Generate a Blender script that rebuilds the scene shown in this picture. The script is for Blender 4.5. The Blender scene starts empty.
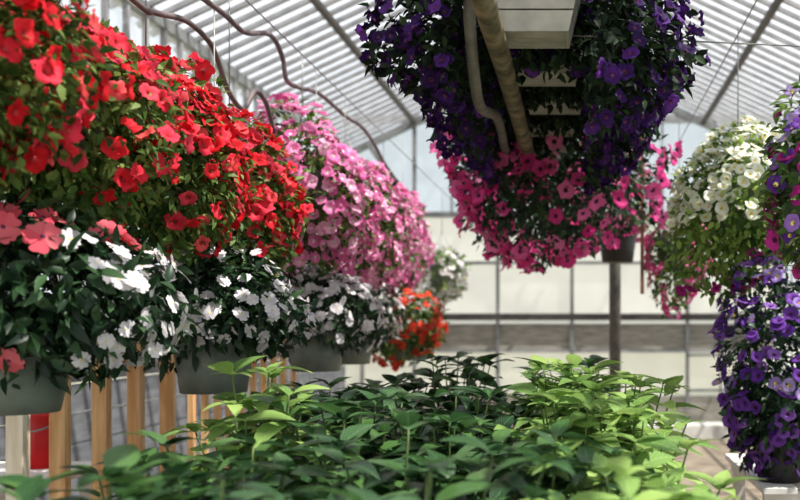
import bpy, bmesh, math
import numpy as np
from mathutils import Vector, Matrix
EYE = 1.6                      # camera height; row heights below are given relative to the eye
F = 900.0                      # focal length in pixels of the 800 px frame
S = bpy.context.scene
COL = S.collection
rng = np.random.default_rng(7)

# ------------------------------------------------------------------ materials
def newmat(name):
    m = bpy.data.materials.new(name); m.use_nodes = True
    nt = m.node_tree; nt.nodes.clear()
    out = nt.nodes.new('ShaderNodeOutputMaterial')
    return m, nt, out
def N(nt, t, **kw):
    n = nt.nodes.new(t)
    for k, v in kw.items(): setattr(n, k, v)
    return n
def ramp(nt, fac, stops):
    r = N(nt, 'ShaderNodeValToRGB')
    el = r.color_ramp.elements
    while len(el) < len(stops): el.new(0.5)
    for e, (p, c) in zip(el, stops):
        e.position = p; e.color = (*c, 1)
    nt.links.new(fac, r.inputs[0])
    return r.outputs[0]
def rgb(r, g, b):
    f = lambda v: (v/255/12.92) if v/255 <= .04045 else ((v/255+.055)/1.055)**2.4
    return (f(r), f(g), f(b))
def mix_shader(nt, fac, a, b):
    m = N(nt, 'ShaderNodeMixShader')
    if isinstance(fac, float): m.inputs[0].default_value = fac
    else: nt.links.new(fac, m.inputs[0])
    nt.links.new(a, m.inputs[1]); nt.links.new(b, m.inputs[2])
    return m.outputs[0]
def island_random(nt):
    """one random number per loose piece and per object"""
    g = N(nt, 'ShaderNodeNewGeometry'); o = N(nt, 'ShaderNodeObjectInfo')
    a = N(nt, 'ShaderNodeMath', operation='ADD'); f = N(nt, 'ShaderNodeMath', operation='FRACT')
    nt.links.new(g.outputs['Random Per Island'], a.inputs[0]); nt.links.new(o.outputs['Random'], a.inputs[1])
    nt.links.new(a.outputs[0], f.inputs[0])
    return f.outputs[0]
def thin_mat(name, stops, rough=.5, trans=.35, spec=.3, veins=None):
    """leaves and petals: colour per piece, some light let through"""
    m, nt, out = newmat(name)
    col = ramp(nt, island_random(nt), stops)
    if veins:
        uv = N(nt, 'ShaderNodeUVMap'); sp = N(nt, 'ShaderNodeSeparateXYZ'); nt.links.new(uv.outputs[0], sp.inputs[0])
        av = N(nt, 'ShaderNodeMath', operation='ABSOLUTE'); nt.links.new(sp.outputs[1], av.inputs[0])
        k = N(nt, 'ShaderNodeMath', operation='MULTIPLY_ADD'); k.inputs[1].default_value = -1.1
        nt.links.new(av.outputs[0], k.inputs[0]); nt.links.new(sp.outputs[0], k.inputs[2])
        w = N(nt, 'ShaderNodeMath', operation='MULTIPLY'); w.inputs[1].default_value = 7.0
        nt.links.new(k.outputs[0], w.inputs[0])
        fr = N(nt, 'ShaderNodeMath', operation='PINGPONG'); fr.inputs[1].default_value = .5
        nt.links.new(w.outputs[0], fr.inputs[0])
        lt = N(nt, 'ShaderNodeMath', operation='LESS_THAN'); lt.inputs[1].default_value = .07
        nt.links.new(fr.outputs[0], lt.inputs[0])
        mr = N(nt, 'ShaderNodeMath', operation='LESS_THAN'); mr.inputs[1].default_value = .02
        nt.links.new(av.outputs[0], mr.inputs[0])
        mx = N(nt, 'ShaderNodeMath', operation='MAXIMUM'); nt.links.new(lt.outputs[0], mx.inputs[0]); nt.links.new(mr.outputs[0], mx.inputs[1])
        sc = N(nt, 'ShaderNodeMath', operation='MULTIPLY'); sc.inputs[1].default_value = .45; nt.links.new(mx.outputs[0], sc.inputs[0])
        cm = N(nt, 'ShaderNodeMix', data_type='RGBA'); nt.links.new(sc.outputs[0], cm.inputs[0])
        nt.links.new(col, cm.inputs[6]); cm.inputs[7].default_value = (*veins, 1)
        col = cm.outputs[2]
    p = N(nt, 'ShaderNodeBsdfPrincipled'); nt.links.new(col, p.inputs['Base Color'])
    p.inputs['Roughness'].default_value = rough; p.inputs['Specular IOR Level'].default_value = spec
    t = N(nt, 'ShaderNodeBsdfTranslucent'); nt.links.new(col, t.inputs[0])
    nt.links.new(mix_shader(nt, trans, p.outputs[0], t.outputs[0]), out.inputs[0])
    return m
def solid_mat(name, a, b, scale=8., rough=.6, metal=0., stretch=(1, 1, 1), detail=4, bump=0.):
    """opaque surface with procedural mottling between two colours"""
    m, nt, out = newmat(name)
    tc = N(nt, 'ShaderNodeTexCoord'); mp = N(nt, 'ShaderNodeMapping'); mp.inputs['Scale'].default_value = stretch
    nt.links.new(tc.outputs['Object'], mp.inputs[0])
    nz = N(nt, 'ShaderNodeTexNoise'); nz.inputs['Scale'].default_value = scale; nz.inputs['Detail'].default_value = detail
    nt.links.new(mp.outputs[0], nz.inputs['Vector'])
    col = ramp(nt, nz.outputs[0], [(.35, a), (.65, b)])
    p = N(nt, 'ShaderNodeBsdfPrincipled'); nt.links.new(col, p.inputs['Base Color'])
    p.inputs['Roughness'].default_value = rough; p.inputs['Metallic'].default_value = metal
    if bump:
        bp = N(nt, 'ShaderNodeBump'); bp.inputs['Strength'].default_value = bump; bp.inputs['Distance'].default_value = .01
        nt.links.new(nz.outputs[0], bp.inputs['Height']); nt.links.new(bp.outputs[0], p.inputs['Normal'])
    nt.links.new(p.outputs[0], out.inputs[0])
    return m
def glass_mat(name, tint, clear, white, scale=3.0):
    """hazy greenhouse glazing: part clear, part light-scattering"""
    m, nt, out = newmat(name)
    tr = N(nt, 'ShaderNodeBsdfTransparent'); tr.inputs[0].default_value = (*tint, 1)
    tc = N(nt, 'ShaderNodeTexCoord'); nz = N(nt, 'ShaderNodeTexNoise'); nz.inputs['Scale'].default_value = scale
    nt.links.new(tc.outputs['Object'], nz.inputs['Vector'])
    col = ramp(nt, nz.outputs[0], [(.3, tuple(.85*v for v in white)), (.7, white)])
    tl = N(nt, 'ShaderNodeBsdfTranslucent'); nt.links.new(col, tl.inputs[0])
    df = N(nt, 'ShaderNodeBsdfDiffuse'); nt.links.new(col, df.inputs[0])
    s = mix_shader(nt, .3, tl.outputs[0], df.outputs[0])
    nt.links.new(mix_shader(nt, clear, s, tr.outputs[0]), out.inputs[0])
    return m

G = rgb
M = {}
M['leaf']      = thin_mat('leaf_mid', [(0, G(44, 72, 30)), (.5, G(84, 116, 52)), (1, G(140, 162, 88))], trans=.4)
M['leaf_dark'] = thin_mat('leaf_dark', [(0, G(18, 36, 24)), (.6, G(38, 66, 40)), (1, G(66, 96, 60))], trans=.25, rough=.4)
M['leaf_shaded'] = thin_mat('leaf_shaded', [(0, G(14, 24, 16)), (.6, G(26, 42, 26)), (1, G(50, 70, 42))], trans=.15, rough=.6, spec=.15)  # darker leaf copy: shade of the dense overhead row put into the colour
M['leaf_lime'] = thin_mat('leaf_lime', [(0, G(64, 92, 36)), (.5, G(110, 142, 62)), (1, G(160, 182, 98))], trans=.4)
M['bench_dark_shaded']= thin_mat('bench_leaf_dark_shaded', [(0, G(26, 54, 34)), (.5, G(48, 84, 46)), (1, G(82, 118, 58))], trans=.3, rough=.38, spec=.55, veins=G(120, 158, 100))  # dark green leaf, partly shade from the hanging row put into the colour
M['bench_lime_sunlit']= thin_mat('bench_leaf_lime_sunlit', [(0, G(92, 130, 62)), (.5, G(128, 164, 84)), (1, G(164, 192, 106))], trans=.38, rough=.45, spec=.35, veins=G(190, 210, 140))  # lighter green leaf, partly sunlight put into the colour
M['stem']      = solid_mat('green_stem', G(70, 96, 48), G(104, 120, 66), 30)
M['red']       = thin_mat('petal_red', [(0, G(204, 22, 34)), (.45, G(228, 42, 54)), (.75, G(236, 66, 94)), (1, G(242, 96, 92))], rough=.55, trans=.35, spec=.15)
M['redorange'] = thin_mat('petal_red_orange', [(0, G(186, 34, 26)), (1, G(232, 86, 56))], rough=.55, spec=.15)
M['pink']      = thin_mat('petal_pink', [(0, G(230, 110, 176)), (.5, G(244, 146, 198)), (1, G(252, 196, 224))], rough=.6, trans=.4, spec=.15)
M['hotpink']   = thin_mat('petal_hot_pink', [(0, G(204, 44, 122)), (.6, G(230, 84, 156)), (1, G(242, 132, 186))], rough=.6, trans=.4, spec=.15)
M['magenta']   = thin_mat('petal_magenta', [(0, G(150, 24, 110)), (1, G(200, 52, 150))], rough=.6, spec=.15)
M['coral']     = thin_mat('petal_coral', [(0, G(226, 74, 96)), (1, G(240, 124, 134))], rough=.6, spec=.15)
M['white']     = thin_mat('petal_white', [(0, G(222, 216, 222)), (1, G(246, 243, 246))], rough=.6, trans=.35, spec=.15)
M['cream']     = thin_mat('petal_cream', [(0, G(232, 236, 214)), (1, G(250, 250, 240))], rough=.6, trans=.4, spec=.15)
M['purple']    = thin_mat('petal_purple', [(0, G(86, 42, 138)), (.6, G(120, 68, 168)), (1, G(164, 118, 204))], rough=.6, trans=.35, spec=.15)
M['violet_shaded']    = thin_mat('petal_violet_shaded', [(0, G(36, 16, 62)), (.75, G(56, 26, 90)), (1, G(94, 48, 136))], rough=.6, trans=.3, spec=.12)  # deep violet petals, darkened further to carry the centre row's shade
M['lilac']     = thin_mat('petal_lilac', [(0, G(166, 136, 214)), (1, G(204, 180, 232))], rough=.6, spec=.15)
M['eye_yellow']= solid_mat('flower_eye_yellow', G(226, 198, 80), G(240, 220, 130), 40)
M['eye_dark']  = solid_mat('flower_throat_dark', G(60, 14, 50), G(90, 24, 70), 40)
M['eye_red']   = solid_mat('flower_throat_red', G(150, 16, 26), G(180, 26, 40), 40)
M['eye_white'] = solid_mat('flower_throat_white', G(232, 226, 214), G(246, 240, 232), 40)
M['pot_green'] = solid_mat('pot_grey_green', G(88, 100, 92), G(112, 122, 112), 12, .5)
M['pot_black'] = solid_mat('pot_black', G(26, 24, 24), G(46, 42, 40), 12, .5)
M['pot_white'] = solid_mat('planter_off_white', G(146, 144, 138), G(176, 174, 166), 9, .55)
M['soil']      = solid_mat('soil', G(36, 26, 20), G(64, 48, 36), 60, .95)
M['wire']      = solid_mat('galvanised_wire', G(120, 120, 118), G(150, 150, 148), 30, .45, .6)
M['hose']      = solid_mat('brown_hose', G(84, 70, 72), G(112, 98, 98), 12, .6)
M['mossy']     = solid_mat('mossy_pipe', G(66, 62, 40), G(138, 124, 96), 14, .75, detail=8)
M['greyhose']  = solid_mat('grey_hose', G(84, 80, 72), G(116, 112, 102), 14, .6)
M['post']      = solid_mat('post_grey', G(70, 70, 66), G(104, 102, 94), 14, .6)
M['wood']      = solid_mat('warm_wood', G(212, 156, 98), G(244, 202, 148), 5, .65, stretch=(6, 6, .7), detail=6)
M['sunlitwood']  = solid_mat('sunlit_wood', G(226, 208, 178), G(250, 238, 216), 5, .65, stretch=(6, 6, .7), detail=6)  # lit copy of the wood: sunlight painted into the nearest slat's colour
M['whitepaint']= solid_mat('white_paint', G(212, 210, 204), G(238, 236, 230), 6, .5)
M['bar']       = solid_mat('glazing_bar_grey', G(128, 128, 130), G(158, 158, 160), 6, .5)
M['darkbar']   = solid_mat('dark_purlin', G(48, 42, 38), G(72, 64, 58), 6, .6)
M['steel']     = solid_mat('frame_steel', G(96, 98, 98), G(132, 134, 134), 6, .5)
M['boardgrey'] = solid_mat('weathered_board', G(122, 118, 108), G(158, 154, 142), 4, .75, stretch=(1, 1, 6))
M['darkrail']  = solid_mat('dark_rail', G(44, 42, 40), G(66, 62, 58), 6, .6)
M['siding']    = solid_mat('grey_siding', G(84, 87, 93), G(112, 115, 120), 4, .6, stretch=(1, 1, 5))
M['redplastic']= solid_mat('red_plastic', G(190, 14, 18), G(222, 24, 26), 8, .35)
M['path']      = solid_mat('path_concrete', G(112, 98, 84), G(162, 147, 128), 3, .85, detail=10, bump=.2)
M['earth']     = solid_mat('outside_ground', G(140, 140, 120), G(190, 188, 170), 1.2, .9)
M['roofglass'] = glass_mat('roof_glass', (.97, .98, 1), .74, (.93, .94, .97))
M['wallglass'] = glass_mat('side_glass', (.95, .97, 1), .6, (.88, .9, .93))
M['gableglass']= glass_mat('gable_glass', (.72, .78, .83), .45, (.70, .75, .79))
M['frosted']   = glass_mat('frosted_white_sheet', (.95, .95, .9), .12, (.83, .805, .735), 1.5)
M['frosted_low']=glass_mat('frosted_low_sheet', (.9, .9, .84), .1, (.74, .72, .64), 1.5)

# ------------------------------------------------------------------ mesh helpers
def link(o, parent=None):
    COL.objects.link(o)
    if parent is not None: o.parent = parent
    return o
def mesh_obj(name, me, parent=None):
    return link(bpy.data.objects.new(name, me), parent)
def tag(o, label=None, cat=None, group=None, kind=None):
    if label: o['label'] = label
    if cat: o['category'] = cat
    if group: o['group'] = group
    if kind: o['kind'] = kind
    return o
def empty(name, loc, label=None, cat=None, group=None, kind=None):
    o = bpy.data.objects.new(name, None); o.location = loc; o.empty_display_size = .1
    return tag(link(o), label, cat, group, kind)
def np_mesh(name, V, Fq, mats, matidx=None, uv=None, smooth=True):
    me = bpy.data.meshes.new(name)
    V = np.asarray(V, np.float32); Fq = np.asarray(Fq, np.int32)
    n, k = Fq.shape
    me.vertices.add(len(V)); me.vertices.foreach_set('co', V.ravel())
    me.loops.add(n*k); me.loops.foreach_set('vertex_index', Fq.ravel())
    me.polygons.add(n)
    me.polygons.foreach_set('loop_start', np.arange(0, n*k, k, dtype=np.int32))
    if matidx is not None: me.polygons.foreach_set('material_index', np.asarray(matidx, np.int32))
    me.polygons.foreach_set('use_smooth', np.full(n, smooth))
    for m in mats: me.materials.append(m)
    if uv is not None:
        l = me.uv_layers.new(name='UVMap'); l.data.foreach_set('uv', np.asarray(uv, np.float32)[Fq.ravel()].ravel())
    me.update(calc_edges=True); me.validate()
    return me
class MB:
    """collects solids for one part"""
    def __init__(s): s.bm = bmesh.new()
    def box(s, x0, x1, y0, y1, z0, z1, bev=0.):
        t = bmesh.new(); bmesh.ops.create_cube(t, size=1)
        for v in t.verts: v.co = Vector(((x0+x1)/2+v.co.x*(x1-x0), (y0+y1)/2+v.co.y*(y1-y0), (z0+z1)/2+v.co.z*(z1-z0)))
        if bev: bmesh.ops.bevel(t, geom=t.edges[:], offset=bev, segments=2, affect='EDGES', profile=.6)
        s._add(t); return s
    def _add(s, t):
        me = bpy.data.meshes.new('t'); t.to_mesh(me); t.free(); s.bm.from_mesh(me); bpy.data.meshes.remove(me)
    def bar(s, a, b, w, h, up=(0, 0, 1)):
        """rectangular bar from a to b, w across, h along up"""
        a, b, up = Vector(a), Vector(b), Vector(up); d = (b-a).normalized()
        sx = d.cross(up).normalized(); sy = sx.cross(d)
        vs = [s.bm.verts.new(p+sx*i*w/2+sy*j*h/2) for p in (a, b) for i, j in ((-1, -1), (1, -1), (1, 1), (-1, 1))]
        for f in ((3, 2, 1, 0), (4, 5, 6, 7), (0, 1, 5, 4), (1, 2, 6, 5), (2, 3, 7, 6), (3, 0, 4, 7)): s.bm.faces.new([vs[i] for i in f])
        return s
    def tube(s, pts, r, n=8, cap=True):
        pts = [Vector(p) for p in pts]; rings = []
        ref = Vector((0, 0, 1)) if abs((pts[1]-pts[0]).normalized().z) < .9 else Vector((1, 0, 0))
        for i, p in enumerate(pts):
            d = (pts[min(i+1, len(pts)-1)]-pts[max(i-1, 0)]).normalized()
            u = d.cross(ref).normalized(); v = d.cross(u)
            rr = r[i] if hasattr(r, '__len__') else r
            rings.append([s.bm.verts.new(p+(u*math.cos(2*math.pi*k/n)+v*math.sin(2*math.pi*k/n))*rr) for k in range(n)])
        for A, B in zip(rings, rings[1:]):
            for k in range(n):
                f = s.bm.faces.new((A[k], A[(k+1) % n], B[(k+1) % n], B[k])); f.smooth = True
        if cap:
            s.bm.faces.new(rings[0][::-1]); s.bm.faces.new(rings[-1])
        return s
    def lathe(s, prof, c=(0, 0, 0), n=28):
        """prof: (radius, z) pairs; ends close when radius 0"""
        c = Vector(c); rings = []
        for r, z in prof:
            if r < 1e-6: rings.append([s.bm.verts.new(c+Vector((0, 0, z)))])
            else: rings.append([s.bm.verts.new(c+Vector((r*math.cos(2*math.pi*k/n), r*math.sin(2*math.pi*k/n), z))) for k in range(n)])
        for A, B in zip(rings, rings[1:]):
            for k in range(n):
                a = [A[k % len(A)], A[(k+1) % len(A)], B[(k+1) % len(B)], B[k % len(B)]]
                a = list(dict.fromkeys(a))
                if len(a) > 2: s.bm.faces.new(a).smooth = True
        return s
    def quad(s, *ps):
        s.bm.faces.new([s.bm.verts.new(Vector(p)) for p in ps]); return s
    def mesh(s, name, m):
        bmesh.ops.recalc_face_normals(s.bm, faces=s.bm.faces[:])
        me = bpy.data.meshes.new(name); s.bm.to_mesh(me); s.bm.free(); me.materials.append(m); return me
    def build(s, name, m, parent=None): return mesh_obj(name, s.mesh(name, m), parent)
def catmull(P, k=8):
    P = [Vector(p) for p in P]; out = []
    for i in range(len(P)-1):
        p0, p1, p2, p3 = P[max(i-1, 0)], P[i], P[i+1], P[min(i+2, len(P)-1)]
        for j in range(k):
            t = j/k
            out.append(.5*((2*p1)+(p2-p0)*t+(2*p0-5*p1+4*p2-p3)*t*t+(3*p1-p0-3*p2+p3)*t**3))
    return out+[P[-1]]

# leaf templates: x along, y across, z normal
def leaf_template(nseg, width, fold, curl, tip=1.3, teeth=0.):
    V, UV, Q = [], [], []
    for i in range(nseg+1):
        t = i/nseg
        w = width*(math.sin(math.pi*t**.75)**.85 if 0 < t < 1 else 0)*(1-.25*t**tip)
        w = max(w, .012*(1-t)+.002)
        if teeth and i % 2 and 0 < t < 1: w *= 1+teeth
        z = -curl*t*t
        for s_ in (-1, 0, 1):
            V.append((t, s_*w, z+abs(s_)*fold*w)); UV.append((t, s_*w/width*.5))
    for i in range(nseg):
        a = i*3
        Q += [(a, a+3, a+4, a+1), (a+1, a+4, a+5, a+2)]
    return np.array(V), np.array(Q), np.array(UV)
LEAF_S = leaf_template(3, .27, .35, .25)
LEAF_M = leaf_template(4, .22, .35, .3)
LEAF_B = leaf_template(10, .265, .22, .40, 1.3, .07)
def norm(a): return a/np.maximum(np.linalg.norm(a, axis=1, keepdims=True), 1e-9)
def leaves_arrays(tmpl, P, D, Nn, size):
    V, Q, UV = tmpl
    D = norm(D); Y = norm(np.cross(Nn, D)); Z = np.cross(D, Y)
    W = P[:, None, :]+size[:, None, None]*(V[None, :, 0:1]*D[:, None]+V[None, :, 1:2]*Y[:, None]+V[None, :, 2:3]*Z[:, None])
    n, k = len(P), len(V)
    return W.reshape(-1, 3), (Q[None]+(np.arange(n)*k)[:, None, None]).reshape(-1, 4), np.tile(UV, (n, 1))

# flower templates: face looks along +z, radius 1
def petunia(r_, lobes=5, ruff=.06, depth=.55, notch=.10):
    n = lobes*5; V, Q, mi = [], [], []
    rad = (.10, .26, .62, .86, 1.0)
    hz = (-depth, -.22, -.02, .02, -.04)
    ph = r_.uniform(0, 6.28)
    for i, (a, h) in enumerate(zip(rad, hz)):
        for k in range(n):
            th = 2*math.pi*k/n
            lob = abs(math.cos(lobes*th/2+.0))
            rr = a*(1-(notch*(1-lob)**1.5*1.6 if i >= 3 else 0))
            zz = h+(ruff*(i/4)**2*math.sin(3*th+ph)+ruff*.8*(i/4)**3*math.sin(lobes*2*th+ph*2))-(.06*(1-lob) if i >= 2 else 0)
            V.append((rr*math.cos(th), rr*math.sin(th), zz))
    for i in range(len(rad)-1):
        for k in range(n):
            Q.append((i*n+k, i*n+(k+1) % n, (i+1)*n+(k+1) % n, (i+1)*n+k)); mi.append(1 if i == 0 else 0)
    return np.array(V), np.array(Q), np.array(mi)
def impatiens(r_, pet=5):
    V, Q, mi = [], [], []
    for p in range(pet):
        th0 = 2*math.pi*p/pet+r_.uniform(-.1, .1); sc = r_.uniform(.88, 1.06); tilt = r_.uniform(-.08, .14)
        b = len(V); c, s_ = math.cos(th0), math.sin(th0)
        rows = [(0, .05, 0), (.3, .24, 0), (.62, .46, 0), (.88, .46, .0), (1.0, .27, -.06)]
        for j, (x, w, _) in enumerate(rows):
            for q in (-1, 0, 1):
                xx = sc*(x-(.09 if (j == 4 and q == 0) else 0)); yy = sc*w*q; zz = tilt*x-.10*x*x+.02*p/5+.05*abs(q)*x
                V.append((xx*c-yy*s_, xx*s_+yy*c, zz))
        for j in range(4):
            for q in range(2):
                a = b+j*3+q; Q.append((a, a+3, a+4, a+1)); mi.append(0)
    b = len(V); n = 10
    for rr, h in ((.13, .03), (.02, .09)):
        for k in range(n): V.append((rr*math.cos(2*math.pi*k/n), rr*math.sin(2*math.pi*k/n), h))
    for k in range(n): Q.append((b+k, b+(k+1) % n, b+n+(k+1) % n, b+n+k)); mi.append(1)
    return np.array(V), np.array(Q), np.array(mi)
FT = {'petunia': [petunia(rng) for _ in range(4)], 'ruffled': [petunia(rng, 5, .15, .5, .16) for _ in range(4)],
      'impatiens': [impatiens(rng) for _ in range(4)]}
FMESH = {}
def flower_meshes(kind, mat, eye, size):
    key = (kind, mat, eye, size)
    if key not in FMESH:
        FMESH[key] = [np_mesh('flower_'+mat, v*size, q, [M[mat], M[eye]], mi) for v, q, mi in FT[kind]]
    return FMESH[key]
def basis(z, spin):
    z = z/np.linalg.norm(z); up = np.array((0, 0, 1.)) if abs(z[2]) < .95 else np.array((1., 0, 0))
    x = np.cross(up, z); x /= np.linalg.norm(x); y = np.cross(z, x)
    c, s_ = math.cos(spin), math.sin(spin)
    return np.stack([x*c+y*s_, -x*s_+y*c, z], axis=1)
def project(p):
    return 579+F*p[:, 0]/p[:, 1], 324-F*(p[:, 2]-EYE)/p[:, 1]

def add_flowers(root, P, Nn, spec, cap=100):
    """each bloom its own part; beyond the cap the rest of them form one part"""
    kind, mat, eye, size = spec['kind'], spec['mat'], spec.get('eye', 'eye_yellow'), spec['size']
    base = np.array(root.location)
    x, y = project(P); cam = norm(np.array((0, 0, EYE))-P)
    face = (Nn*cam).sum(1)
    score = np.maximum(face, .15)/P[:, 1]+spec.get('_front', 0)
    out = (x < -12) | (x > 812) | (y < -12) | (y > 512)
    # a bloom behind the middle of its plant is hidden by it
    back = ((P-spec['centre'])*cam).sum(1)
    score = score*np.where(out, .02, 1)*np.where(back < -.02, .2, 1)
    order = np.argsort(-score); take, rest = order[:cap], order[cap:]
    ms = flower_meshes(kind, mat, eye, size)
    for i in take:
        o = bpy.data.objects.new('flower', ms[int(rng.integers(len(ms)))]); COL.objects.link(o); o.parent = root
        B = basis(Nn[i], rng.uniform(0, 6.28))*rng.uniform(.82, 1.12)
        m = Matrix([[*B[r], (P[i]-base)[r]] for r in range(3)]+[[0, 0, 0, 1]])
        o.matrix_local = m
        if spec.get('label'): o['label'] = spec['label']
    if len(rest):
        Vs, Qs, Ms, off = [], [], [], 0
        for i in rest:
            v, q, mi = FT[kind][int(rng.integers(4))]
            B = basis(Nn[i], rng.uniform(0, 6.28))*size*rng.uniform(.82, 1.12)
            Vs.append(v@B.T+(P[i]-base)); Qs.append(q+off); Ms.append(mi); off += len(v)
        o = mesh_obj('flower_cover', np_mesh('flower_cover', np.concatenate(Vs), np.concatenate(Qs), [M[mat], M[eye]], np.concatenate(Ms)), root)
        o['kind'] = 'stuff'

def lump_dirs(n, r_, amp=.16):
    u = norm(r_.normal(size=(n, 3)))
    return u
def make_lumps(r_):
    A = norm(r_.normal(size=(5, 3)))*r_.uniform(2.5, 5, (5, 1)); ph = r_.uniform(0, 6.28, 5)
    return lambda u, amp: 1+amp*np.sin(u@A.T+ph).sum(1)/2.2

def foliage_mass(root, c, R, n, leaf, mat, size, lumps, amp, inner, droop, keep=None, name='foliage'):
    r_ = rng
    u = norm(r_.normal(size=(n, 3)))
    rad = r_.uniform(inner, 1.02, n)**.6*lumps(u, amp)
    P = c+u*R*rad[:, None]
    h = np.clip(np.hypot(u[:, 0], u[:, 1]), 0, 1)
    P[:, 2] -= droop*h**2*np.clip(rad, 0, 1.2)
    nrm = norm(u/R)
    if keep is not None:
        k = keep(P); P, nrm, u = P[k], nrm[k], u[k]
    n = len(P)
    D = nrm*.7+r_.normal(size=(n, 3))*.6+np.array((0, 0, -.25))
    Nn = nrm*.6+np.array((0, 0, .75))+r_.normal(size=(n, 3))*.45
    sz = size*r_.uniform(.65, 1.25, n)
    V, Q, UV = leaves_arrays(leaf, P-np.array(root.location), D, Nn, sz)
    return mesh_obj(name, np_mesh(name, V, Q, [M[mat]]), root)

POTS = {}
def pot_round(z0, h, r_top, r_bot):
    t = .008
    return [(0, z0), (r_bot, z0), (r_bot+(r_top-r_bot)*.45, z0+h*.45), (r_bot+(r_top-r_bot)*.47, z0+h*.47), (r_top*.985, z0+h*.86),
            (r_top*1.05, z0+h*.87), (r_top*1.05, z0+h), (r_top*.97, z0+h), (r_top*.94, z0+h*.8), (0, z0+h*.8)]
def hanger(root, zr, r, ztop, hook_up=.32):
    """three wires from the rim to a hook, a drop wire up to the cable"""
    for k in range(3):
        a = 2*math.pi*k/3+.5
        MB().tube([(r*math.cos(a), r*math.sin(a), zr), (.004*math.cos(a), .004*math.sin(a), zr+hook_up)], .0022, 5).build('hanger_wire', M['wire'], root)
    MB().tube([(0, 0, zr+hook_up-.01), (0, 0, ztop)], .0028, 5).build('hanging_hook', M['wire'], root)

def hanging_plant(name, X, d, zc, R, fl, leaf='leaf', n=3200, lsize=.05, pot=('pot_green', .13, .16, .22), pot_bottom=None, ztop=1.3,
                  label='', cat='hanging basket', group=None, amp=.16, inner=.25, droop=.0, tmpl=None, keep=None, shape='round', potX=0., stand=False):
    """X, d: place; zc: middle of the plant above the eye; R: half sizes"""
    R = np.array(R, float)
    pmat, rb, rt, ph = pot
    pb = (zc-.12 if pot_bottom is None else pot_bottom)+EYE
    root = empty(name, (X, d, pb), label, cat, group)
    c = np.array((X, d, EYE+zc))
    if shape == 'round':
        MB().lathe(pot_round(0, ph, rt, rb)).build('pot', M[pmat], root)
        MB().lathe([(0, ph*.84), (rt*.5, ph*.86), (rt*.93, ph*.82)]).build('soil', M['soil'], root)
        if not stand: hanger(root, ph*.97, rt*.98, EYE+ztop-pb)
    else:
        build_planter(root, rb, rt, ph)
        for sx in (-1, 1):
            for sy in (-1, 1):
                MB().tube([(sx*rt*.95, sy*rt*.8, ph), (0, 0, ph+.35)], .0025, 5).build('hanger_wire', M['wire'], root)
        MB().tube([(0, 0, ph+.34), (0, 0, EYE+ztop-pb)], .003, 5).build('hanging_hook', M['wire'], root)
    lumps = make_lumps(rng)
    tm = tmpl or LEAF_S
    foliage_mass(root, c, R, n, tm, leaf, lsize, lumps, amp, inner, droop, keep)
    for s in fl:
        k = int(s['n'])
        u = norm(rng.normal(size=(k*6, 3)))
        if 'where' in s: u = u[s['where'](u)]
        rad = rng.uniform(.93, 1.07, len(u))*lumps(u, amp)
        P = c+u*R*rad[:, None]
        P[:, 2] -= droop*np.hypot(u[:, 0], u[:, 1])**2*np.clip(rad, 0, 1.2)
        Nn = norm(norm(u/R)*.85+np.array((0, 0, .25))+rng.normal(size=u.shape)*.32)
        if keep is not None:
            kk = keep(P); P, Nn = P[kk], Nn[kk]
        P, Nn = P[:k], Nn[:k]
        s['centre'] = c
        if len(P): add_flowers(root, P, Nn, s, s.get('cap', 100))
    return root

def build_planter(root, wb, wt, h):
    """tapered pale grey box planter with grooved boards and a slatted floor"""
    k = .82                                    # depth over width
    for i in range(3):                         # front and back boards, side boards
        pass
    def ring(z0, z1):
        b = MB(); t = .012
        a0 = wb+(wt-wb)*z0/h; a1 = wb+(wt-wb)*z1/h
        P = lambda a, z, s: [(-a+s, -(a*k)+s, z), (a-s, -(a*k)+s, z), (a-s, (a*k)-s, z), (-a+s, (a*k)-s, z)]
        o0, o1, i1, i0 = P(a0, z0, 0), P(a1, z1, 0), P(a1, z1, t), P(a0, z0, t)
        for j in range(4):
            l = (j+1) % 4
            b.quad(o0[j], o0[l], o1[l], o1[j]).quad(o1[j], o1[l], i1[l], i1[j]).quad(i1[j], i1[l], i0[l], i0[j]).quad(i0[j], i0[l], o0[l], o0[j])
        bmesh.ops.remove_doubles(b.bm, verts=b.bm.verts[:], dist=1e-5)
        return b
    n = 3
    for i in range(n):
        g = .006
        ring(h*i/n+(g if i else 0), h*(i+1)/n).build('side_board', M['pot_white'], root)
    for i in range(4):
        y0 = -wb*k+.006+i*(2*wb*k-.012)/4
        MB().box(-wb+.013, wb-.013, y0+.004, y0+(2*wb*k-.012)/4-.004, .004, .016).build('floor_slat', M['pot_white'], root)
    MB().box(-wb, wb, -wb*k, wb*k, h*.5, h*.8).build('soil', M['soil'], root)

# ------------------------------------------------------------------ the setting
YB, Y0 = 13.0, -1.0                  # far gable wall, end behind the camera
XL, XR = -3.4, 2.82                  # side walls
PXL, PXR, PZ = -2.37, 1.79, EYE+2.95 # where the two purlins run
SL = .466
XM = (PXL+PXR)/2; ZR = PZ+SL*(XM-PXL)
ZE = PZ-SL*(PXL-XL)                  # eave height
floor = MB().box(XL-.1, XR+.1, Y0, YB+.1, -.12, 0).build('floor', M['path']); tag(floor, kind='structure')
g_ = MB().box(-60, 60, -30, 90, -.3, -.14).build('ground', M['earth']); tag(g_, kind='structure')

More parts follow.
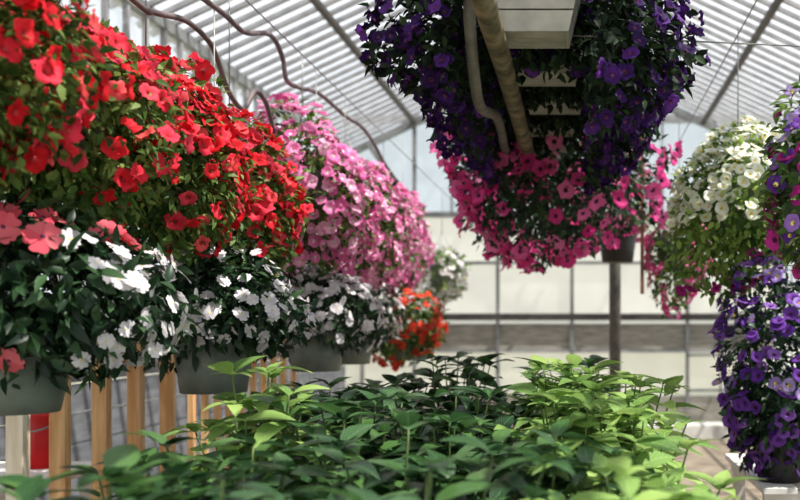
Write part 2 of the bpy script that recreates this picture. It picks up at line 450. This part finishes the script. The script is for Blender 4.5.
ceil = empty('ceiling', (0, 0, 0), kind='structure')
def slope(x, side): return PZ+SL*((x-PXL) if side < 0 else (PXR-x))
for side, xe in ((-1, XL-.15), (1, XR+.15)):
    ze = slope(xe, side)
    MB().quad((xe, Y0, ze+.05), (XM, Y0, ZR+.05), (XM, YB, ZR+.05), (xe, YB, ze+.05)).build('roof_pane', M['roofglass'], ceil)
    b = MB()
    for i in range(63):
        y = Y0+.1+i*.22
        b.bar((xe, y, ze), (XM, y, ZR), .042, .04)
    b.build('glazing_bar', M['bar'], ceil)
for x in (PXL, PXR):
    MB().box(x-.03, x+.03, Y0, YB, PZ-.075, PZ-.022).build('purlin', M['darkbar'], ceil)
MB().box(XM-.04, XM+.04, Y0, YB, ZR-.12, ZR-.01).build('ridge_beam', M['darkbar'], ceil)
for x in (-1.33, .75):
    MB().box(x-.025, x+.025, Y0, YB, slope(x, -1 if x < XM else 1)-.1, slope(x, -1 if x < XM else 1)-.04).build('purlin', M['bar'], ceil)

def sidewall(name, x, sgn, sill):
    w = empty(name, (0, 0, 0), kind='structure')
    MB().quad((x, Y0, sill), (x, YB, sill), (x, YB, ZE), (x, Y0, ZE)).build('side_glass', M['wallglass'], w)
    b = MB()
    for i in range(46): b.box(x-.03*sgn-.02, x-.03*sgn+.02, Y0+.2+i*.3-.018, Y0+.2+i*.3+.018, sill, ZE-.06)
    b.build('mullion', M['bar'], w)
    for z in (sill+.5, sill+1.1): MB().box(x-.05*sgn-.015, x-.05*sgn+.015, Y0, YB, z-.02, z+.02).build('rail', M['bar'], w)
    MB().box(x-.06, x+.06, Y0, YB, ZE-.08, ZE+.02).build('eave_gutter', M['steel'], w)
    for k in range(int(sill/.2)):            # grooved lap boards below the glass
        MB().box(x-.03, x+.03, Y0, YB, k*.2+.006, k*.2+.194).build('siding_board', M['siding'], w)
    return w
sidewall('wall_left', XL, -1, 1.8)
sidewall('wall_right', XR, 1, 1.0)

wb_ = empty('wall_back', (0, YB, 0), kind='structure')
def zz(py): return EYE+(324-py)/F*YB
def xx(px): return (px-579)/F*YB
def wbox(name, m, x0, x1, z0, z1, y=0., t=.02): return MB().box(x0, x1, y-t, y+t, z0, z1).build(name, M[m], wb_)
z_tie, z_mid, z_rail, z_bandb, z_lowb = zz(120), zz(215), zz(317), zz(351), zz(396)
b = MB(); b.quad((XL, 0, z_mid), (XR, 0, z_mid), (XR, 0, ZE), (XL, 0, ZE)); b.quad((XL, 0, ZE), (XR, 0, ZE), (PXR, 0, PZ), (PXL, 0, PZ))
b.build('gable_glass', M['gableglass'], wb_)
MB().quad((PXL, 0, PZ), (PXR, 0, PZ), (XM, 0, ZR), (XM, 0, ZR+.001)).build('gable_glass', M['gableglass'], wb_)
MB().quad((XL, 0, z_rail-.11), (XR, 0, z_rail-.11), (XR, 0, z_mid), (XL, 0, z_mid)).build('white_sheet', M['frosted'], wb_)
wbox('band_board', 'boardgrey', XL, XR, z_bandb, z_rail-.1)
MB().quad((XL, 0, z_lowb), (XR, 0, z_lowb), (XR, 0, z_bandb), (XL, 0, z_bandb)).build('low_sheet', M['frosted_low'], wb_)
wbox('base_board', 'boardgrey', XL, XR, 0, z_lowb, t=.05)
wbox('rail', 'darkrail', XL, XR, z_rail-.05, z_rail+.05, -.05, .05)
wbox('rail', 'steel', XL, XR, z_mid-.04, z_mid+.04, -.03, .03)
wbox('rail', 'steel', XL, XR, zz(263)-.02, zz(263)+.02, -.03, .03)
wbox('rail', 'bar', XL, XR, z_bandb-.02, z_bandb+.02, -.03, .03)
wbox('tie_beam', 'bar', XL, XR, z_tie-.05, z_tie+.05, -.05, .05)
for px in (363, 415, 498, 572, 687, 745):
    wbox('mullion', 'steel', xx(px)-.025, xx(px)+.025, z_lowb-.2, z_mid if px not in (415, 745) else z_tie, -.04, .03)
for py in (355, 390): wbox('rail', 'steel', xx(687), xx(735), zz(py)-.018, zz(py)+.018, -.05, .02)
for px in (720, 735): wbox('mullion', 'steel', xx(px)-.012, xx(px)+.012, z_lowb, zz(290), -.05, .02)
for px in (452, 535, 600, 640, 662, 715):
    wbox('mullion', 'bar', xx(px)-.015, xx(px)+.015, z_mid, z_tie, -.03, .02)
for a, c in (((XL, 0, ZE), (XM, 0, ZR)), ((XR, 0, ZE), (XM, 0, ZR))):
    MB().bar((a[0], -.06, a[2]-.06), (c[0], -.06, c[2]-.06), .1, .1).build('gable_rafter', M['steel'], wb_)
MB().bar((xx(368), -.1, zz(143)), (xx(417), -.1, zz(210)), .07, .07).build('knee_brace', M['steel'], wb_)
MB().bar((xx(752), -.1, zz(150)), (xx(703), -.1, zz(205)), .07, .07).build('knee_brace', M['steel'], wb_)
t_ = MB().box(.6, XR, YB-.55, YB-.1, .0, .2, .01).build('trim_1', M['whitepaint']); tag(t_, kind='structure')

# ------------------------------------------------------------------ slatted wooden fence behind the lower baskets
fence = empty('slatted_fence', (-1.92, 3.2, 0), 'warm tan vertical slat fence behind the lower left baskets', 'fence')
SY = [3.08, 3.33, 3.62, 3.90, 4.20, 4.46, 4.62, 4.78, 4.94, 5.12, 5.30, 5.48, 5.66, 5.84, 6.05]
for i, y in enumerate(SY):
    w, t = (.030, .022) if i < 5 else (.016, .016)
    MB().box(-w, w, y-3.2-t, y-3.2+t, 0, 1.55, .004).build('slat', M['sunlitwood'] if i == 0 else M['wood'], fence)  # nearest slat takes the sunlit wood tone
    if i == 0: fence.children[-1]['label'] = 'cream slat with sunlight in its colour'
for z in (.35, 1.46):
    MB().box(-.075, -.037, SY[0]-3.2-.1, SY[-1]-3.2+.1, z-.03, z+.03, .003).build('fence_rail', M['wood'], fence)

shelf = empty('side_shelf', (-2.5, 4, 0), 'small white shelf along the grey wall behind the slat fence', 'shelf')
MB().box(-.32, .32, -.9, .13, .93, .97, .004).build('shelf_top', M['whitepaint'], shelf)
for y in (-.85, .08):
    for x in (-.28, .28): MB().box(x-.025, x+.025, y-.025, y+.025, 0, .93).build('leg', M['whitepaint'], shelf)
bk = empty('plastic_bucket', (-2.37, 3.98, .97), 'red plastic bucket on the white shelf behind the slats', 'bucket')
MB().lathe([(0, 0), (.08, 0), (.098, .23), (.104, .232), (.104, .25), (.094, .25), (.075, .012), (0, .012)], n=32).build('body', M['redplastic'], bk)
MB().tube([(.103*math.cos(a), -.105*math.sin(a), .236-.07*math.sin(a)) for a in [math.pi*k/14 for k in range(15)]], .004, 6).build('handle', M['wire'], bk)

# ------------------------------------------------------------------ overhead pipe, hoses, posts, cables
pp = MB().tube([(-.28, y, EYE+.952+.006*math.sin(y*2.3)) for y in np.linspace(.6, YB-.1, 60)], .037, 12).build('overhead_pipe', M['mossy'])
tag(pp, 'mossy overhead pipe running beside the pale grey planters', 'pipe')
h1 = [(-.36, 1.6, 1.2), (-.36, 2.2, 1.16), (-.36, 2.9, 1.13), (-.37, 3.05, 1.02), (-.37, 3.2, .86), (-.38, 3.5, .84), (-.36, 3.9, .9), (-.37, 4.3, .92), (-.39, 4.8, .93), (-.36, 5.4, 1.02), (-.36, 6.4, 1.06)]
hh = MB().tube([(x, y, EYE+z) for x, y, z in catmull(h1)], .021, 10).build('hanging_hose', M['greyhose'])
tag(hh, 'grey hose drooping in a loop left of the mossy overhead pipe', 'hose')
h2 = [(-1.5, 1.2, 1.32), (-1.5, 2.2, 1.36), (-1.5, 3.0, 1.27), (-1.5, 3.61, 1.30), (-1.5, 3.81, 1.31), (-1.5, 4.04, 1.31), (-1.5, 4.3, 1.39), (-1.5, 4.44, 1.40), (-1.5, 4.56, 1.34), (-1.5, 4.62, 1.25), (-1.5, 4.84, 1.27),
      (-1.5, 5.2, 1.33), (-1.5, 5.77, 1.335), (-1.5, 6.2, 1.36), (-1.5, 6.55, 1.325), (-1.5, 7.0, 1.23), (-1.5, 7.54, 1.165), (-1.5, 8.33, 1.056)]
hh = MB().tube([(x, y, EYE+z) for x, y, z in catmull(h2)], .0125, 10).build('hanging_hose', M['hose'])
tag(hh, 'long brown hose swagged under the roof, reaching far above the pink flowers', 'hose')
h3 = [(-1.56, 1.2, 1.14), (-1.55, 2.2, 1.2), (-1.54, 3.11, 1.12), (-1.54, 3.26, 1.13), (-1.53, 3.5, 1.18), (-1.53, 3.71, 1.17), (-1.53, 3.81, 1.12), (-1.53, 3.92, 1.02), (-1.53, 4.1, .98), (-1.53, 4.25, 1.1), (-1.53, 4.4, 1.08), (-1.53, 4.5, .98), (-1.53, 4.6, .9)]
hh = MB().tube([(x, y, EYE+z) for x, y, z in catmull(h3)], .0115, 10).build('hanging_hose', M['hose'])
tag(hh, 'short brown hose dipping just above the red flowers', 'hose')
for x, lab in ((-1.46, 'thin steel cable above the upper left flower row'), (.78, 'thin steel cable above the right flower row'), (-.1, 'thin steel cable carrying the pale grey planters')):
    z = 1.42 if x != -.1 else 1.75
    tag(MB().tube([(x, Y0, EYE+z), (x, YB, EYE+z)], .004, 6).build('hanging_cable', M['wire']), lab, 'cable')
cw = MB().tube([(-.1, 3.25, EYE+1.045), (.9, 3.35, EYE+1.03), (XR-.05, 3.4, EYE+1.06)], .003, 6).build('hanging_wire', M['wire'])
tag(cw, 'thin pale wire crossing right from the nearest pale grey planter', 'wire')
post = empty('support_post', (.32, 8.0, 0), 'dark grey upright post beyond the pink hanging flowers', 'post')
MB().tube([(0, 0, 0), (0, 0, slope(.32, 1)-.06)], .052, 16).build('shaft', M['post'], post)
MB().box(-.1, .1, -.1, .1, 0, .02).build('base_plate', M['post'], post)
MB().bar((0, 0, 2.57), (-.6, 0, 2.57), .05, .06).build('bracket', M['post'], post)
rod = MB().box(.41, .434, 6.0, 6.02, EYE+.2, EYE+1.42).build('hanging_strap', solid_mat('rusty_strap', G(92, 44, 36), G(130, 78, 58), 9, .6))
tag(rod, 'thin rust-brown strap hanging beside the black pot', 'strap')

# ------------------------------------------------------------------ plants
def fl(kind, mat, n, size, **k): return dict(kind=kind, mat=mat, n=n, size=size, **k)
UPRED = 'red-flowered baskets of the upper left row'
reds = [(-1.55, 2.02, .60, (.38, .34, .36), 'red-flowered hanging basket cut by the left picture edge, nearest of the red ones'),
        (-1.55, 2.62, .60, (.35, .32, .36), 'red-flowered hanging basket directly above the coral-flowered basket'),
        (-1.55, 3.22, .58, (.35, .32, .36), 'red-flowered hanging basket second from the pink ones, beneath the short brown hose'),
        (-1.50, 3.86, .52, (.33, .32, .37), 'red-flowered hanging basket right beside the pink mass, above the white flowers')]
for X, d, zc, R, lab in reds:
    hanging_plant('hanging_basket', X, d, zc, R, [fl('ruffled', 'red', 290, .036, eye='eye_red', where=lambda u: u[:, 2] > -.45+rng.uniform(-.5, .4, len(u)))],
                  'leaf', 5600, .040, label=lab, group=UPRED, ztop=1.42)
pinks = [(-1.46, 4.75, .69, (.36, .36, .42), 'pale pink hanging basket touching the red flowers, nearest of the pink ones'),
         (-1.48, 5.7, .63, (.43, .42, .45), 'large mauve-pink hanging basket in the middle of the pink mass'),
         (-1.50, 6.9, .66, (.37, .42, .42), 'pink hanging basket farthest down the left row, above the orange-red flowers')]
for X, d, zc, R, lab in pinks:
    hanging_plant('hanging_basket', X, d, zc, R, [fl('ruffled', 'pink', 560, .036, eye='eye_white', where=lambda u: u[:, 2] > -.9)],
                  'leaf', 2600, .05, label=lab, group='pink-flowered baskets of the upper left row', ztop=1.42)
hanging_plant('hanging_basket', -1.31, 8.6, .47, (.2, .2, .3), [fl('petunia', 'white', 150, .034)], 'leaf_lime', 900, .05,
              label='small white-flowered hanging basket peeping out past the pink mass', ztop=1.42)

LOW = 'grey-green baskets of the lower left row'
hanging_plant('hanging_basket', -1.56, 2.5, .10, (.38, .30, .30),
              [fl('impatiens', 'coral', 22, .042, eye='eye_dark', where=lambda u: (u[:, 1] < .25) & (u[:, 0] > -.4) & ((u[:, 2] > .25) | (u[:, 0] < .3))),
               fl('impatiens', 'white', 56, .028, where=lambda u: (u[:, 0] > .62) & (u[:, 2] < .45))],
              'leaf_dark', 3400, .062, pot=('pot_green', .105, .155, .22), pot_bottom=-.245, tmpl=LEAF_M, ztop=1.42,
              label='grey-green hanging basket with dark leaves, coral and white flowers, at left edge', group=LOW)
hanging_plant('hanging_basket', -1.5, 3.7, .07, (.34, .30, .25), [fl('impatiens', 'white', 210, .031, where=lambda u: u[:, 2] > -.75)],
              'leaf_dark', 3000, .055, pot_bottom=-.28, tmpl=LEAF_M, ztop=1.42,
              label='grey-green hanging basket of white flowers in front of the wooden slats', group=LOW)
hanging_plant('hanging_basket', -1.46, 5.0, .08, (.33, .3, .26), [fl('impatiens', 'white', 190, .032, where=lambda u: u[:, 2] > -.7)],
              'leaf_dark', 2000, .055, pot_bottom=-.26, tmpl=LEAF_M, ztop=1.42,
              label='hanging basket of white flowers under the nearest pale pink one', group=LOW)
hanging_plant('hanging_basket', -1.55, 6.1, .07, (.29, .3, .25), [fl('impatiens', 'white', 170, .034, where=lambda u: u[:, 2] > -.6)],
              'leaf_dark', 1500, .055, pot_bottom=-.27, tmpl=LEAF_M, ztop=1.42,
              label='hanging basket of white flowers next to the orange-red one', group=LOW)
hanging_plant('hanging_basket', -1.33, 6.8, -.03, (.32, .3, .26), [fl('impatiens', 'redorange', 210, .034, eye='eye_dark'), fl('impatiens', 'white', 14, .032, where=lambda u: u[:, 2] > .3)],
              'leaf', 1500, .055, pot_bottom=-.27, ztop=1.42,
              label='hanging basket of orange-red flowers at far end of the lower row', group=LOW)

# centre row: box planters seen from below
CEN = 'pale grey planters of the centre row'
for i, (d, lab) in enumerate(((3.17, 'pale grey box planter with dark purple flowers, nearest and topmost overhead'),
                              (3.69, 'pale grey box planter of purple flowers directly behind the nearest one'),
                              (4.20, 'pale grey box planter of purple flowers, third along the mossy pipe'),
                              (4.71, 'pale grey box planter of purple flowers, last before the hot pink one'))):
    xc = -.135
    zb = EYE+1.0
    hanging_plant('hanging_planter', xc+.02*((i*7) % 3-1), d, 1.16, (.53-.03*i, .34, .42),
                  [fl('ruffled', 'violet_shaded', 330, .031, eye='eye_dark'), fl('petunia', 'purple', 14, .031, eye='eye_dark')],
                  'leaf_shaded', 5600, .05, pot=('pot_white', .12, .165, .2), pot_bottom=1.0, ztop=1.75, shape='box', cat='hanging planter',
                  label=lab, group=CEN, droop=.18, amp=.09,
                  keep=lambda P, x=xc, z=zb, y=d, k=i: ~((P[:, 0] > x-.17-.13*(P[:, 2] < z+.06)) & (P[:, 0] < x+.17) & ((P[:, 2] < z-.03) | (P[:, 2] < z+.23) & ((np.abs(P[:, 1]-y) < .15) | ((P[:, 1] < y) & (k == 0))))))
for d, zc, R, lab in ((5.15, .90, (.60, .42, .48), 'hot pink flowering planter hanging lowest in the centre row'),
                      (6.0, .88, (.56, .42, .46), 'hot pink flowering planter farther back in the centre row')):
    hanging_plant('hanging_planter', -.19, d, zc, R, [fl('ruffled', 'hotpink', 165, .052, eye='eye_dark', where=lambda u: u[:, 2] < .6)],
                  'leaf_dark', 3400, .052, pot=('pot_white', .12, .15, .2), pot_bottom=1.0, ztop=1.75, shape='box', cat='hanging planter',
                  label=lab, group=CEN)
hanging_plant('hanging_basket', .30, 7.0, .98, (.36, .32, .36), [fl('petunia', 'pink', 150, .036, eye='eye_dark')],
              'leaf', 1500, .05, pot=('pot_black', .12, .16, .30), pot_bottom=.48, ztop=1.75,
              label='black hanging pot of paler pink flowers in front of the post')

# right row
RIG = 'baskets of the right row'
hanging_plant('hanging_basket', .86, 3.2, .50, (.2, .22, .34), [fl('petunia', 'magenta', 70, .034, eye='eye_dark', where=lambda u: u[:, 2] < .75), fl('petunia', 'purple', 40, .032), fl('petunia', 'lilac', 24, .03, where=lambda u: u[:, 2] > .4)],
              'leaf', 1500, .05, ztop=1.42, label='hanging basket of magenta, purple and lilac flowers cut by the right picture edge', group=RIG)
hanging_plant('hanging_basket', .76, 4.3, .55, (.33, .3, .38), [fl('petunia', 'cream', 340, .030, where=lambda u: (u[:, 2] > -.2)), fl('petunia', 'magenta', 22, .03, eye='eye_dark', where=lambda u: u[:, 2] < -.75)],
              'leaf_lime', 2800, .05, ztop=1.42, label='hanging basket of creamy white flowers over lime green leaves', group=RIG)
hanging_plant('hanging_basket', .70, 6.3, .50, (.26, .26, .34), [fl('petunia', 'hotpink', 130, .034, eye='eye_white')],
              'leaf', 1300, .05, ztop=1.42, label='hanging basket of pink flowers behind the creamy white one', group=RIG)
wbench = empty('slatted_bench', (1.43, 4.5, 0), 'low white slatted bench under the tall purple petunia', 'bench')
for k in range(7): MB().box(-.62+k*.18, -.62+k*.18+.15, -.55, .5, .85, .88, .004).build('slat', M['whitepaint'], wbench)
for x in (-.56, .6):
    for y in (-.45, .4): MB().box(x-.03, x+.03, y-.03, y+.03, 0, .82).build('leg', M['whitepaint'], wbench)
for y in (-.45, .4): MB().box(-.6, .62, y-.025, y+.025, .8, .85).build('cross_rail', M['whitepaint'], wbench)
hanging_plant('potted_petunia', .93, 4.15, -.20, (.29, .28, .50), [fl('petunia', 'purple', 270, .034, eye='eye_dark'), fl('petunia', 'lilac', 60, .032, where=lambda u: u[:, 2] > .1)],
              'leaf_dark', 3000, .048, pot=('pot_black', .10, .12, .2), pot_bottom=.88-EYE, stand=True, droop=.16, cat='potted plant',
              label='tall bushy purple petunia standing on the white bench at lower right')

# ------------------------------------------------------------------ bench of leafy plants in front
bench = empty('planting_bench', (-.48, 2.9, 0), 'wide grey bench under the leafy green plants', 'bench')
for k in range(9): MB().box(-.9+k*.2, -.9+k*.2+.17, -1.75, 1.9, .70, .73, .003).build('slat', M['boardgrey'], bench)
for x in (-.82, .82):
    for y in (-1.65, 0, 1.8): MB().box(x-.035, x+.035, y-.035, y+.035, 0, .65).build('leg', M['boardgrey'], bench)
for y in (-1.65, 0, 1.8): MB().box(-.86, .88, y-.03, y+.03, .65, .70).build('cross_rail', M['boardgrey'], bench)

def leafy_plant(X, d, ztop, mat, label, group, spread=.23, nstem=13, ll=.145):
    root = empty('leafy_plant', (X, d, .73), label, 'potted plant', group)
    MB().lathe(pot_round(0, .17, .105, .08)).build('pot', M['pot_black'], root)
    MB().lathe([(0, .145), (.06, .147), (.098, .14)]).build('soil', M['soil'], root)
    H = EYE+ztop-.73
    P, D, Nn, Sz = [], [], [], []
    for s in range(nstem):
        a = 2*math.pi*s/nstem+rng.uniform(-.3, .3); lean = spread*(rng.uniform(.35, 1.1) if s else .1)
        h = H*rng.uniform(.84 if d > 3 else .74, 1.0) if s else H
        base = Vector((.05*math.cos(a), .05*math.sin(a), .14))
        tip = Vector((lean*math.cos(a), lean*math.sin(a), h))
        mid = Vector((lean*.55*math.cos(a), lean*.55*math.sin(a), h*.55))
        pts = catmull([base, mid, tip], 6)
        MB().tube(pts, [.0055*(1-.5*i/(len(pts)-1)) for i in range(len(pts))], 6).build('stem', M['stem'], root)
        nn = 7; ph = rng.uniform(0, 3.14)
        for k in range(nn):
            t = .42+.58*k/(nn-1)
            p = pts[min(int(t*(len(pts)-1)), len(pts)-1)]
            for q in range(2):
                az = ph+k*math.pi/2+q*math.pi+rng.uniform(-.3, .3)
                el = (-.12+.5*(k/(nn-1))**2)+rng.uniform(-.35, .4)
                dv = np.array((math.cos(az)*math.cos(el), math.sin(az)*math.cos(el), math.sin(el)))
                up = np.array((-math.cos(az)*math.sin(el), -math.sin(az)*math.sin(el), math.cos(el)))+rng.normal(size=3)*.22
                P.append(np.array(p)+dv*.012); D.append(dv); Nn.append(up)
                Sz.append(ll*rng.uniform(.8, 1.2)*(1-.25*(k/(nn-1))**3))
        for q in range(3):                                    # young leaves at the tip
            az = rng.uniform(0, 6.28); el = rng.uniform(.2, .9)
            dv = np.array((math.cos(az)*math.cos(el), math.sin(az)*math.cos(el), math.sin(el)))
            P.append(np.array(tip)); D.append(dv); Nn.append(np.array((-math.cos(az)*math.sin(el), -math.sin(az)*math.sin(el), math.cos(el)))); Sz.append(ll*rng.uniform(.4, .65))
    V, Q, UV = leaves_arrays(LEAF_B, np.array(P), np.array(D), np.array(Nn), np.array(Sz))
    mesh_obj('foliage', np_mesh('foliage', V, Q, [M[mat]], uv=UV), root)
    return root
DK, LM = 'bench_dark_shaded', 'bench_lime_sunlit'
DG, LG = 'dark green leafy plants on the bench', 'lime green leafy plants on the bench'
# X, distance, top above the eye, kind, label
bench_plants = [
 (-.93, 1.75, -0.3, DK, 'dark green leafy plant at the bottom left corner, in front of the sunlit-toned slat'),
 (-0.66, 1.62, -0.28, DK, 'dark green leafy plant in the front row, second from the left'),
 (-0.3, 1.68, -0.27, DK, 'dark green leafy plant in the front row, just left of the lime green ones'),
 (0.06, 1.7, -0.29, LM, 'lime green leafy plant nearest of all, at the bottom edge'),
 (-1.1, 2.25, -0.36, DK, 'dark green leafy plant in front of the warm tan slats'),
 (-0.8, 2.15, -0.29, DK, 'dark green leafy plant in the second row, middle of the left half'),
 (-0.44, 2.2, -0.26, DK, 'dark green leafy plant in the second row, centre of the bed'),
 (-0.08, 2.22, -0.28, DK, 'dark green leafy plant in the second row, under the hot pink planter'),
 (0.12, 2.28, -0.3, LM, 'lime green leafy plant in the second row, at the bench edge'),
 (-0.98, 2.78, -0.15, LM, 'lime green sprouting plant in front of the white-flowered grey-green basket'),  # lighter leaf tone stands in for sun on this plant
 (-0.68, 2.72, -0.25, DK, 'dark green leafy plant in the third row, right of the lime sprouting one'),
 (-0.4, 2.76, -0.22, DK, 'dark green leafy plant in the third row, rising left of the lime green clump'),
 (-0.02, 2.85, -0.19, LM, 'lime green leafy plant in the third row, in the middle of the light clump'),
 (0.14, 2.92, -0.25, LM, 'lime green leafy plant in the third row, right end of the light clump'),
 (-1.1, 3.35, -0.27, DK, 'dark green leafy plant in the fourth row, behind the lime sprouting one'),
 (-0.74, 3.32, -0.26, DK, 'dark green leafy plant in the fourth row, below the far pink basket'),
 (-0.4, 3.38, -0.28, DK, 'dark green leafy plant in the fourth row, centre'),
 (-0.05, 3.45, -0.17, LM, 'lime green leafy plant in the fourth row, in front of the post'),
 (0.16, 3.5, -0.22, LM, 'lime green leafy plant at the far right corner of the bench'),
 (-1.12, 3.98, -0.28, DK, 'dark green leafy plant in the back row, leftmost'),
 (-0.86, 4.1, -0.28, DK, 'dark green leafy plant in the back row, under the orange-red basket'),
 (-0.58, 4.15, -0.16, DK, 'dark green leafy plant in the back row, tallest, right of the orange-red basket'),
 (-0.28, 4.2, -0.34, DK, 'dark green leafy plant in the back row, before the pale far wall'),
 (0.02, 4.2, -0.2, DK, 'dark green leafy plant in the back row, behind the lime green clump'),
]
for X, d, zt, mt, lab in bench_plants:
    leafy_plant(X, d, zt, mt, lab, DG if mt == DK else LG)

# ------------------------------------------------------------------ daylight, camera
w = bpy.data.worlds.new('World'); S.world = w; w.use_nodes = True
bg = w.node_tree.nodes['Background']; bg.inputs[0].default_value = (.86, .92, 1, 1); bg.inputs[1].default_value = 1.08
sun = bpy.data.lights.new('sun', 'SUN'); sun.energy = 10.0; sun.angle = math.radians(.6); sun.color = (1, .95, .86)
so = link(bpy.data.objects.new('sun', sun))
so.rotation_euler = Vector((-.55, .22, -1.0)).to_track_quat('-Z', 'Y').to_euler()
cam = bpy.data.cameras.new('camera'); cam.sensor_width = 36; cam.lens = F/800*36
cam.shift_x = -179/800; cam.shift_y = 74/800
cam.dof.use_dof = True; cam.dof.focus_distance = 3.1; cam.dof.aperture_fstop = 2.1
co = link(bpy.data.objects.new('camera', cam)); co.location = (0, 0, EYE); co.rotation_euler = (math.pi/2, 0, 0)
S.camera = co
S.view_settings.view_transform = 'Standard'; S.view_settings.look = 'None'; S.view_settings.gamma = 1
S.view_settings.use_curve_mapping = False; S.view_settings.exposure = 0.07
S.cycles.use_denoising = True
